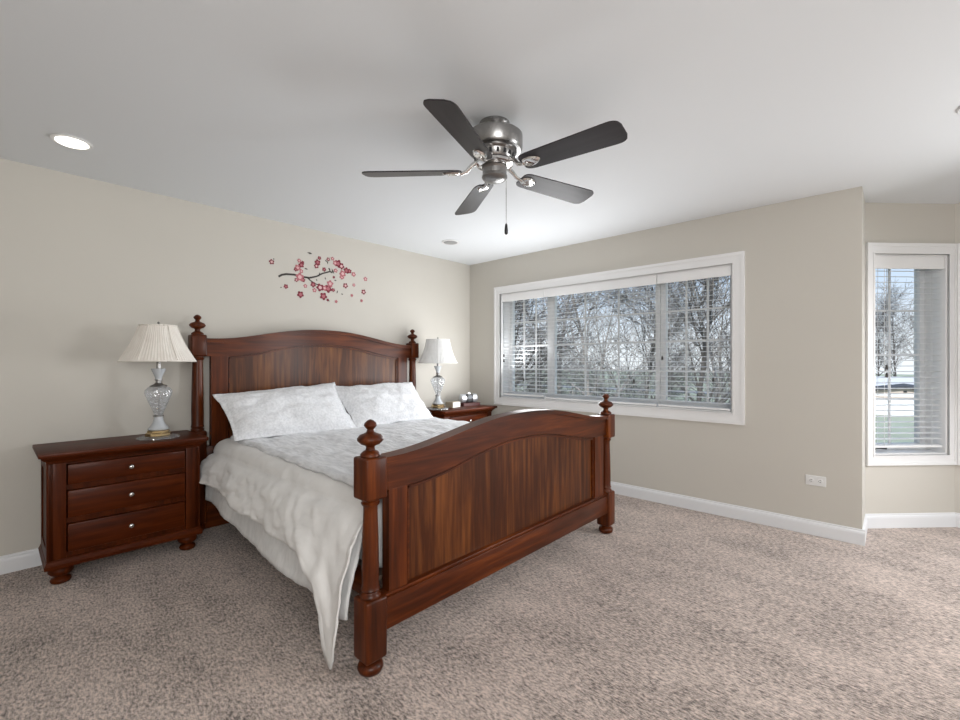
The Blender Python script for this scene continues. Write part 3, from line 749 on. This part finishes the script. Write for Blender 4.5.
# small things on the corner nightstand
t = thing('small_box', 'small white box with a tan side on the corner nightstand, right of the lamp', 'box', (0.27, -0.535, NZ), math.radians(8))
link('carton', B(-0.050, 0.050, -0.085, 0.052, 0, 0.062, 0.002), M_BOXT, t)
link('front_label', B(0.050, 0.0515, -0.080, 0.048, 0.003, 0.059), M_BOXW, t)
t = thing('book', 'dark red book lying flat under the speaker dock in the corner', 'book', (0.25, -0.285, NZ), math.radians(-12))
bm = B(-0.080, 0.080, -0.115, 0.115, 0, 0.004, 0.001); box(bm, -0.080, 0.080, -0.115, 0.115, 0.031, 0.035, 0.001); box(bm, -0.080, 0.080, -0.115, -0.109, 0, 0.035, 0.001)
link('cover', bm, M_BOOK, t); link('pages', B(-0.076, 0.076, -0.109, 0.111, 0.004, 0.031), M_BOOK, t)
t = thing('speaker_dock', 'small silver and black speaker dock standing on the dark red book', 'speaker', (0.25, -0.285, NZ+0.035), math.radians(-14))
def capsule(y0, y1, r0, sq=0.80):
    bm = bmesh.new(); prof = []
    n = 24
    L_ = y1-y0
    for i in range(13):
        q = i/12; yy = y0+L_*q
        e_ = min(q, 1-q)*2
        r_ = r0*(0.72+0.28*(1-(1-min(1, e_*3.0))**2.5))
        prof.append((max(r_, 0.012), yy))
    rings = []
    for r_, yy in prof: rings.append([bm.verts.new((r_*sq*math.cos(2*PI*i/n), yy, r_*math.sin(2*PI*i/n)+r0)) for i in range(n)])
    for a, b in zip(rings[:-1], rings[1:]):
        for i in range(n): bm.faces.new((a[i], a[(i+1) % n], b[(i+1) % n], b[i]))
    bm.faces.new(rings[0]); bm.faces.new(rings[-1][::-1]); return bm
link('speaker_end', capsule(-0.112, -0.012, 0.050), M_SILVER, t, smooth=True); link('speaker_end', capsule(0.012, 0.112, 0.050), M_SILVER, t, smooth=True)
bm = bmesh.new(); box(bm, -0.045, 0.042, -0.047, 0.047, 0.0, 0.098, 0.014, 3)
auto(link('body', bm, M_BLACK, t)); link('display', B(0.0415, 0.0435, -0.026, 0.026, 0.045, 0.080), M_SCREEN, t)
link('docked_player', B(0.012, 0.022, -0.018, 0.018, 0.06, 0.115, 0.003), M_SILVER, t)

# ------------------------------------------------------------------ wall decal
FL = [(-2.408, 2.087, 0.0221, 1), (-2.287, 1.895, 0.0196, 1), (-2.158, 1.84, 0.0294, 1), (-1.715, 1.973, 0.0245, 1), (-1.624, 1.991, 0.0159, 0), (-1.494, 2.067, 0.0208, 0), (-1.515, 1.936, 0.0245, 1), (-1.538, 1.847, 0.0147, 0), (-1.646, 1.887, 0.0147, 0), (-1.812, 1.812, 0.0147, 0), (-1.94, 1.848, 0.0343, 1), (-1.898, 1.818, 0.0123, 1), (-2.027, 1.893, 0.0196, 0), (-2.113, 1.921, 0.0171, 0), (-2.04, 1.942, 0.0245, 1), (-1.973, 1.924, 0.0343, 1), (-1.893, 1.923, 0.0367, 1), (-1.874, 1.971, 0.0318, 0), (-1.93, 1.924, 0.0245, 0), (-2.164, 1.993, 0.0367, 0), (-2.133, 1.972, 0.0196, 1), (-2.195, 1.963, 0.0171, 1), (-2.169, 2.137, 0.0171, 0), (-2.15, 2.102, 0.0245, 1), (-2.184, 2.072, 0.0269, 0), (-2.201, 2.055, 0.0171, 1), (-1.997, 2.149, 0.0269, 1), (-2.009, 2.115, 0.0221, 1), (-1.979, 2.192, 0.0171, 1), (-1.933, 2.095, 0.0196, 1), (-1.893, 2.195, 0.0171, 1), (-1.849, 2.208, 0.0171, 0), (-1.791, 2.171, 0.0367, 1), (-1.758, 2.152, 0.0294, 1), (-1.823, 2.171, 0.0221, 0), (-1.745, 2.083, 0.0318, 0), (-1.752, 2.052, 0.0245, 0), (-1.705, 2.119, 0.0294, 1), (-1.672, 2.118, 0.0221, 1), (-1.627, 2.094, 0.0221, 0), (-1.817, 2.102, 0.0196, 0), (-2.15, 2.047, 0.0171, 0), (-2.138, 2.126, 0.0147, 1), (-1.842, 1.917, 0.0171, 1), (-1.836, 2.037, 0.0123, 1)]
BR = [([(-2.35, 1.971), (-2.321, 1.991), (-2.283, 2.002), (-2.217, 2.007), (-2.15, 1.999), (-2.075, 1.998), (-2.009, 2.02), (-1.949, 2.056), (-1.874, 2.085)], 0.0085),
      ([(-2.098, 1.999), (-2.063, 1.975), (-2.021, 1.953), (-1.973, 1.942)], 0.005), ([(-1.874, 2.085), (-1.851, 2.077)], 0.007), ([(-1.874, 2.093), (-1.887, 2.115)], 0.006), ([(-1.985, 2.023), (-1.976, 2.059)], 0.004)]
LV = [(-2.051, 2.217, -2.092, 2.223), (-2.092, 2.071, -2.121, 2.079), (-1.899, 2.153, -1.899, 2.176), (-1.855, 2.111, -1.836, 2.072), (-1.918, 2.006, -1.924, 2.023), (-2.003, 1.983, -2.009, 1.994), (-1.797, 1.916, -1.804, 1.892), (-1.758, 1.891, -1.743, 1.886), (-1.81, 2.009, -1.83, 2.01), (-2.388, 2.117, -2.392, 2.111), (-2.326, 1.884, -2.332, 1.879), (-1.88, 1.808, -1.899, 1.824), (-1.924, 2.184, -1.905, 2.169)]
dy, dz = -1.95, 2.0
t = thing('wall_decal', 'dark red cherry blossom branch decal on the wall above the headboard', 'wall decal', (0, dy, dz))
def flat_poly(bm, pts, x0, x1):
    a = [bm.verts.new((x0, p[0]-dy, p[1]-dz)) for p in pts]; b = [bm.verts.new((x1, p[0]-dy, p[1]-dz)) for p in pts]
    bm.faces.new(a[::-1]); bm.faces.new(b); n = len(pts)
    for i in range(n): bm.faces.new((a[i], a[(i+1) % n], b[(i+1) % n], b[i]))
for pts, wd in BR:
    bm = bmesh.new(); up, dn = [], []
    for i, p in enumerate(pts):
        a = pts[max(0, i-1)]; b = pts[min(len(pts)-1, i+1)]; d = Vector((b[0]-a[0], b[1]-a[1])).normalized()
        ww = wd*(1.0 if i < len(pts)*0.6 else 0.75)
        up.append((p[0]-d[1]*ww, p[1]+d[0]*ww)); dn.append((p[0]+d[1]*ww, p[1]-d[0]*ww))
    flat_poly(bm, up+dn[::-1], 0.0005, 0.0020); link('branch', bm, M_BRANCH, t)
for a0, b0_, a1, b1_ in LV:
    bm = bmesh.new(); d = Vector((a1-a0, b1_-b0_)); n = Vector((-d[1], d[0])).normalized()*max(0.006, d.length*0.22); m_ = ((a0+a1)/2, (b0_+b1_)/2)
    d2 = d.normalized()*0.004
    flat_poly(bm, [(a0-d2[0], b0_-d2[1]), (m_[0]+n[0], m_[1]+n[1]), (a1+d2[0], b1_+d2[1]), (m_[0]-n[0], m_[1]-n[1])], 0.0005, 0.0016); link('leaf', bm, M_LEAF, t)
for i, (y, z, r, kind) in enumerate(FL):
    bm = bmesh.new(); pts = []; ph = random.random()*6; r *= 1.08
    for k_ in range(40):
        a = 2*PI*k_/40; pts.append((y+r*(0.62+0.38*abs(math.cos(2.5*a+ph)))*math.cos(a), z+r*(0.62+0.38*abs(math.cos(2.5*a+ph)))*math.sin(a)))
    x = 0.0022+0.0004*(i % 4)
    flat_poly(bm, pts, 0.0005, x)
    f = link('blossom', bm, M_RED if kind else M_PINK, t)
    if r > 0.017:
        bm = bmesh.new(); flat_poly(bm, [(y+r*0.42*math.cos(2*PI*k_/14), z+r*0.42*math.sin(2*PI*k_/14)) for k_ in range(14)], x, x+0.0004); link('blossom_centre', bm, M_PINK if (kind and i % 3) else M_PALE, f)

# ------------------------------------------------------------------ ceiling fan
FXc, FYc = 2.382, -2.300
fan = thing('ceiling_fan', 'brushed nickel ceiling fan with five dark wooden blades', 'ceiling fan', (FXc, FYc, H))
auto(link('canopy', L([(0.076, 0), (0.076, -0.012), (0.070, -0.020), (0.062, -0.034), (0.050, -0.042), (0.046, -0.052)], 40), M_NICKEL, fan))
auto(link('motor_housing', L([(0.048, -0.048), (0.085, -0.052), (0.130, -0.056), (0.140, -0.064), (0.140, -0.128), (0.132, -0.140), (0.112, -0.142), (0.112, -0.150), (0.100, -0.158),
     (0.094, -0.185), (0.088, -0.192), (0.076, -0.194)], 48), M_NICKEL, fan))
bm = bmesh.new()
for i in range(18):
    a = 2*PI*i/18; c, s_ = math.cos(a), math.sin(a)
    vs = [Vector((0.094, w, zz)) for w, zz in ((-0.006, -0.162), (0.006, -0.162), (0.006, -0.182), (-0.006, -0.182))]
    q = [bm.verts.new(((v.x+dx)*c-v.y*s_, (v.x+dx)*s_+v.y*c, v.z)) for dx in (0.0, 0.008) for v in vs]
    for f in ((0, 1, 2, 3), (4, 7, 6, 5), (0, 4, 5, 1), (1, 5, 6, 2), (2, 6, 7, 3), (3, 7, 4, 0)): bm.faces.new([q[i_] for i_ in f])
link('vent_ribs', bm, M_BLACK, fan)
auto(link('flywheel', L([(0.080, -0.192), (0.092, -0.198), (0.092, -0.210), (0.080, -0.216), (0.060, -0.220)], 40), M_CHROME, fan))
auto(link('switch_housing', L([(0.054, -0.216), (0.064, -0.222), (0.066, -0.228), (0.061, -0.234), (0.060, -0.258), (0.064, -0.264), (0.064, -0.272), (0.056, -0.282), (0.036, -0.290), (0.012, -0.293)], 40), M_NICKEL, fan))
bladez = -0.252
pitch = math.radians(-13)
for i in range(5):
    a = math.radians(4.0+72*i)
    rot = Matrix.Rotation(a, 4, 'Z')
    bm = bmesh.new(); out = []
    r0, r1 = 0.165, 0.665
    N = 60
    for k_ in range(N+1):
        q = k_/N; x = r0+(r1-r0)*q; w = 0.056+0.016*q
        if q > 0.88: w *= 0.45+0.55*math.sqrt(max(0.0, 1-((q-0.88)/0.12)**2.6))
        if q < 0.10: w *= 0.62+0.38*math.sqrt(max(0.0, 1-((0.10-q)/0.10)**2))
        out.append((x, w))
    pts = out+[(x, -w) for x, w in out[::-1]]
    up = [bm.verts.new((x, y, 0.003)) for x, y in pts]; dn = [bm.verts.new((x, y, -0.003)) for x, y in pts]
    n = len(pts); bm.faces.new(up); bm.faces.new(dn[::-1])
    for k_ in range(n): bm.faces.new((up[k_], dn[k_], dn[(k_+1) % n], up[(k_+1) % n]))
    b = link('blade', bm, M_BLADE, fan)
    b.matrix_local = Matrix.Translation((0, 0, bladez+0.010)) @ rot @ Matrix.Rotation(pitch, 4, 'X')
    bm = bmesh.new()
    tube(bm, [(0.080, 0, 0.052), (0.115, 0, 0.030), (0.140, 0, 0.004), (0.175, 0, -0.008)], [0.012, 0.011, 0.010, 0.009], 10)
    pr = []
    for k_ in range(28):
        q = 2*PI*k_/28; pr.append((0.215+0.048*math.cos(q), 0.031*math.sin(q)*(1-0.15*math.cos(q))))
    ua = [bm.verts.new((x, y, -0.0035)) for x, y in pr]; ub = [bm.verts.new((0.215+(x-0.215)*0.86, y*0.86, -0.011)) for x, y in pr]
    bm.faces.new(ua); bm.faces.new(ub[::-1])
    for k_ in range(28): bm.faces.new((ua[k_], ub[k_], ub[(k_+1) % 28], ua[(k_+1) % 28]))
    for sx, sy in ((0.190, 0), (0.232, 0.014), (0.232, -0.014)): lathe(bm, [(0.0045, -0.0138), (0.0045, -0.0105)], 8, (sx, sy, 0))
    ir = link('blade_iron', bm, M_CHROME, b); auto(ir, 50)
ch = thing  # pull chain is a part of the fan
cx_, cy_ = 0.043, 0.040
bm = bmesh.new(); tube(bm, [(cx_, cy_, -0.285), (cx_, cy_, -0.505)], 0.0018, 6)
pc = link('pull_chain', bm, M_CHROME, fan)
link('pull', L([(0.003, -0.500), (0.006, -0.508), (0.009, -0.535), (0.0085, -0.550), (0.004, -0.556)], 14, (cx_, cy_, 0)), M_BLACK, pc, smooth=True)

# ------------------------------------------------------------------ recessed ceiling lights
def downlight(x, y, label, lit, r=0.082):
    t = thing('recessed_light', label, 'ceiling light', (x, y, H), 0, 'recessed ceiling lights')
    auto(link('trim_ring', L([(r*0.80, -0.0005), (r*1.06, -0.0005), (r*1.08, -0.004), (r*1.02, -0.009), (r*0.86, -0.009), (r*0.80, -0.006)], 40), M_TRIM, t))
    bm = L([(r*0.84, -0.007), (r*0.84, -0.0095), (r*0.76, -0.0125), (r*0.45, -0.0145), (0.002, -0.015)], 40)
    link('lens', bm, M_BULB if lit else M_DIM, t, smooth=True)
downlight(0.578, -3.712, 'round recessed ceiling light, lit, above the left nightstand', True)
downlight(0.610, -0.912, 'small round recessed ceiling light, unlit, above the corner nightstand', False)
downlight(4.165, -0.905, 'round recessed ceiling light at the right edge of the photo, near the bay', False)

# ------------------------------------------------------------------ outdoors
GZ = -3.6
struct(link('ground', B(-160, 170, 1.0, 240, GZ-0.5, GZ), M_GRASS), 'pale winter lawn seen through the windows')
struct(link('road', B(-160, 170, 70, 76, GZ, GZ+0.02), M_ROAD), 'blue grey road beyond the lawn')

def tree_mesh(seed, h, mat, depth=6, spread=0.62, thick=0.11, lowest=0.12):
    rnd = random.Random(seed); V, F = [], []
    def seg(p, q, r0, r1, n):
        d = (q-p).normalized(); a = d.cross(Vector((0.3, 0.2, 1)));
        if a.length < 1e-3: a = d.cross(Vector((1, 0, 0)))
        a.normalize(); b = d.cross(a); i0 = len(V)
        for c, r in ((p, r0), (q, r1)):
            for k_ in range(n): V.append(c+r*(math.cos(2*PI*k_/n)*a+math.sin(2*PI*k_/n)*b))
        for k_ in range(n):
            j = (k_+1) % n; F.append((i0+k_, i0+j, i0+n+j, i0+n+k_))
    def grow(p, d, length, r, lev):
        n = 6 if lev == 0 else (4 if lev < 3 else 3)
        steps = 9 if lev == 0 else 3
        for s_ in range(steps):
            q = p+d*(length/steps); r2 = r*(0.86 if lev == 0 else 0.80)
            seg(p, q, r, r2, n)
            if lev < depth and (lev > 0 or s_ > 0):
                for _ in range(3 if lev in (0, 1) else 2):
                    ax = Vector((rnd.uniform(-1, 1), rnd.uniform(-1, 1), rnd.uniform(-0.4, 0.5)))
                    nd = (d*0.75+ax*spread*1.25).normalized(); nd.z = nd.z*0.85+0.10; nd.normalize()
                    if rnd.random() < (0.85 if lev < 1 else 0.70 if lev < 2 else 0.55): grow(q, nd, length*(0.26 if lev == 0 else rnd.uniform(0.55, 0.78)), max(r2*0.55, 0.0075), lev+1)
            p, r = q, max(r2, 0.006)
            d = (d+Vector((rnd.uniform(-1, 1), rnd.uniform(-1, 1), rnd.uniform(-0.3, 0.6)))*(0.10 if lev == 0 else 0.22)).normalized()
    grow(Vector((0, 0, 0)), Vector((rnd.uniform(-.08, .08), rnd.uniform(-.08, .08), 1)).normalized(), h, thick, 0)
    me = bpy.data.meshes.new('bare_tree'); me.from_pydata([tuple(v) for v in V], [], F); me.materials.append(mat); return me
TM = [tree_mesh(3, 8.5, M_BARK, 4, 0.60), tree_mesh(11, 9.5, M_BARK2, 4, 0.65), tree_mesh(23, 8.0, M_BARK, 4, 0.70), tree_mesh(31, 9.0, M_BARK2, 4, 0.65)]
rnd = random.Random(5)
def plant(x, y, k_, s, label, group):
    o = bpy.data.objects.new('bare_tree', TM[k_]); COL.objects.link(o); o.location = (x, y, GZ-0.05); o.rotation_euler = (0, 0, rnd.uniform(0, 6.28)); o.scale = (s, s, s)
    tag(o, label, 'tree', group)
LB = 'bare leafless tree in the tangle of branches outside the wide window'
idx = 0
for dist, nn in ((13.5, 3), (20.0, 4), (32.0, 5)):
    for i in range(nn):
        f = (i+0.5+rnd.uniform(-0.12, 0.12))/nn
        ang = math.radians(101+34*f)               # directions seen through the wide window
        d = dist*rnd.uniform(0.97, 1.04)
        plant(3.86+d*math.cos(ang), -4.0+d*math.sin(ang), idx % 4, rnd.uniform(0.9, 1.1), LB, 'bare trees outside the wide window'); idx += 1
for i in range(8):                                # leafless shrubs in front of the lawn
    ang = math.radians(102+32*(i+0.5)/8); d = 25.5+rnd.uniform(-0.8, 0.8)
    o = bpy.data.objects.new('bare_shrub', TM[(i+1) % 4]); COL.objects.link(o); o.location = (3.86+d*math.cos(ang), -4.0+d*math.sin(ang), GZ-1.2); o.rotation_euler = (0, 0, i*1.3); o.scale = (0.62, 0.62, 0.50)
    tag(o, 'low leafless shrub among the trees outside the wide window', 'shrub', 'bare shrubs outside the wide window')
for x, y, k_, s in ((-0.5, 74, 1, 1.15), (4.2, 80, 0, 1.3), (9.0, 75, 2, 1.25), (14.0, 80, 3, 1.3), (-6.0, 80, 3, 1.2), (1.8, 92, 2, 1.5), (6.6, 95, 1, 1.5)):
    plant(x, y, k_, s, 'bare leafless tree rising behind the low house seen through the bay window', 'bare trees behind the low house')

# the low white house across the lawn
hs = thing('house', 'low white house with dark edged gable across the lawn, seen through the bay window', 'house', (4.6, 51.5, GZ))
link('wall', B(-3.6, 3.6, 0, 7, 0, 1.95), M_SIDING, hs)
bm = bmesh.new()
g = [[bm.verts.new((x, y, z)) for x, z in ((-3.6, 1.95), (3.6, 1.95), (0, 2.5))] for y in (0.0, 7.0)]
bm.faces.new(g[0]); bm.faces.new(g[1][::-1])
for i in range(3): bm.faces.new((g[0][i], g[0][(i+1) % 3], g[1][(i+1) % 3], g[1][i]))
link('gable', bm, M_GABLE, hs)
bm = bmesh.new()
for s_ in (-1, 1):
    vs = [bm.verts.new((s_*x, y, z)) for y in (-0.35, 7.3) for x, z in ((0, 2.50), (4.0, 1.89), (4.0, 2.05), (0, 2.68))]
    for f in ((0, 1, 2, 3), (4, 7, 6, 5), (0, 4, 5, 1), (1, 5, 6, 2), (2, 6, 7, 3), (3, 7, 4, 0)): bm.faces.new([vs[i] for i in f])
link('roof', bm, M_ROOF, hs)
link('fascia_band', B(-3.62, 3.62, -0.03, 0.0, 1.55, 1.72), M_GABLE, hs)
link('gable_vent', B(-0.12, 0.12, -0.02, 0.0, 2.10, 2.27), M_BLACK, hs)
link('garage_door', B(-2.4, 1.9, -0.04, 0.0, 0, 1.5), M_SIDING, hs)
h2 = thing('house', 'pale roofed house standing behind the low white house', 'house', (3.9, 62.0, GZ))
link('wall', B(-6, 6, 0, 7, 0, 2.0), M_SIDING, h2)
bm = bmesh.new(); vs = [bm.verts.new((x, y, z)) for x, y, z in ((-6.3, -0.3, 1.9), (6.3, -0.3, 1.9), (6.3, 7.3, 1.9), (-6.3, 7.3, 1.9), (-3, 3.5, 3.2), (3, 3.5, 3.2))]
for f in ((0, 1, 5, 4), (1, 2, 5), (2, 3, 4, 5), (3, 0, 4), (0, 3, 2, 1)): bm.faces.new([vs[i] for i in f])
link('roof', bm, M_ROOFW, h2)
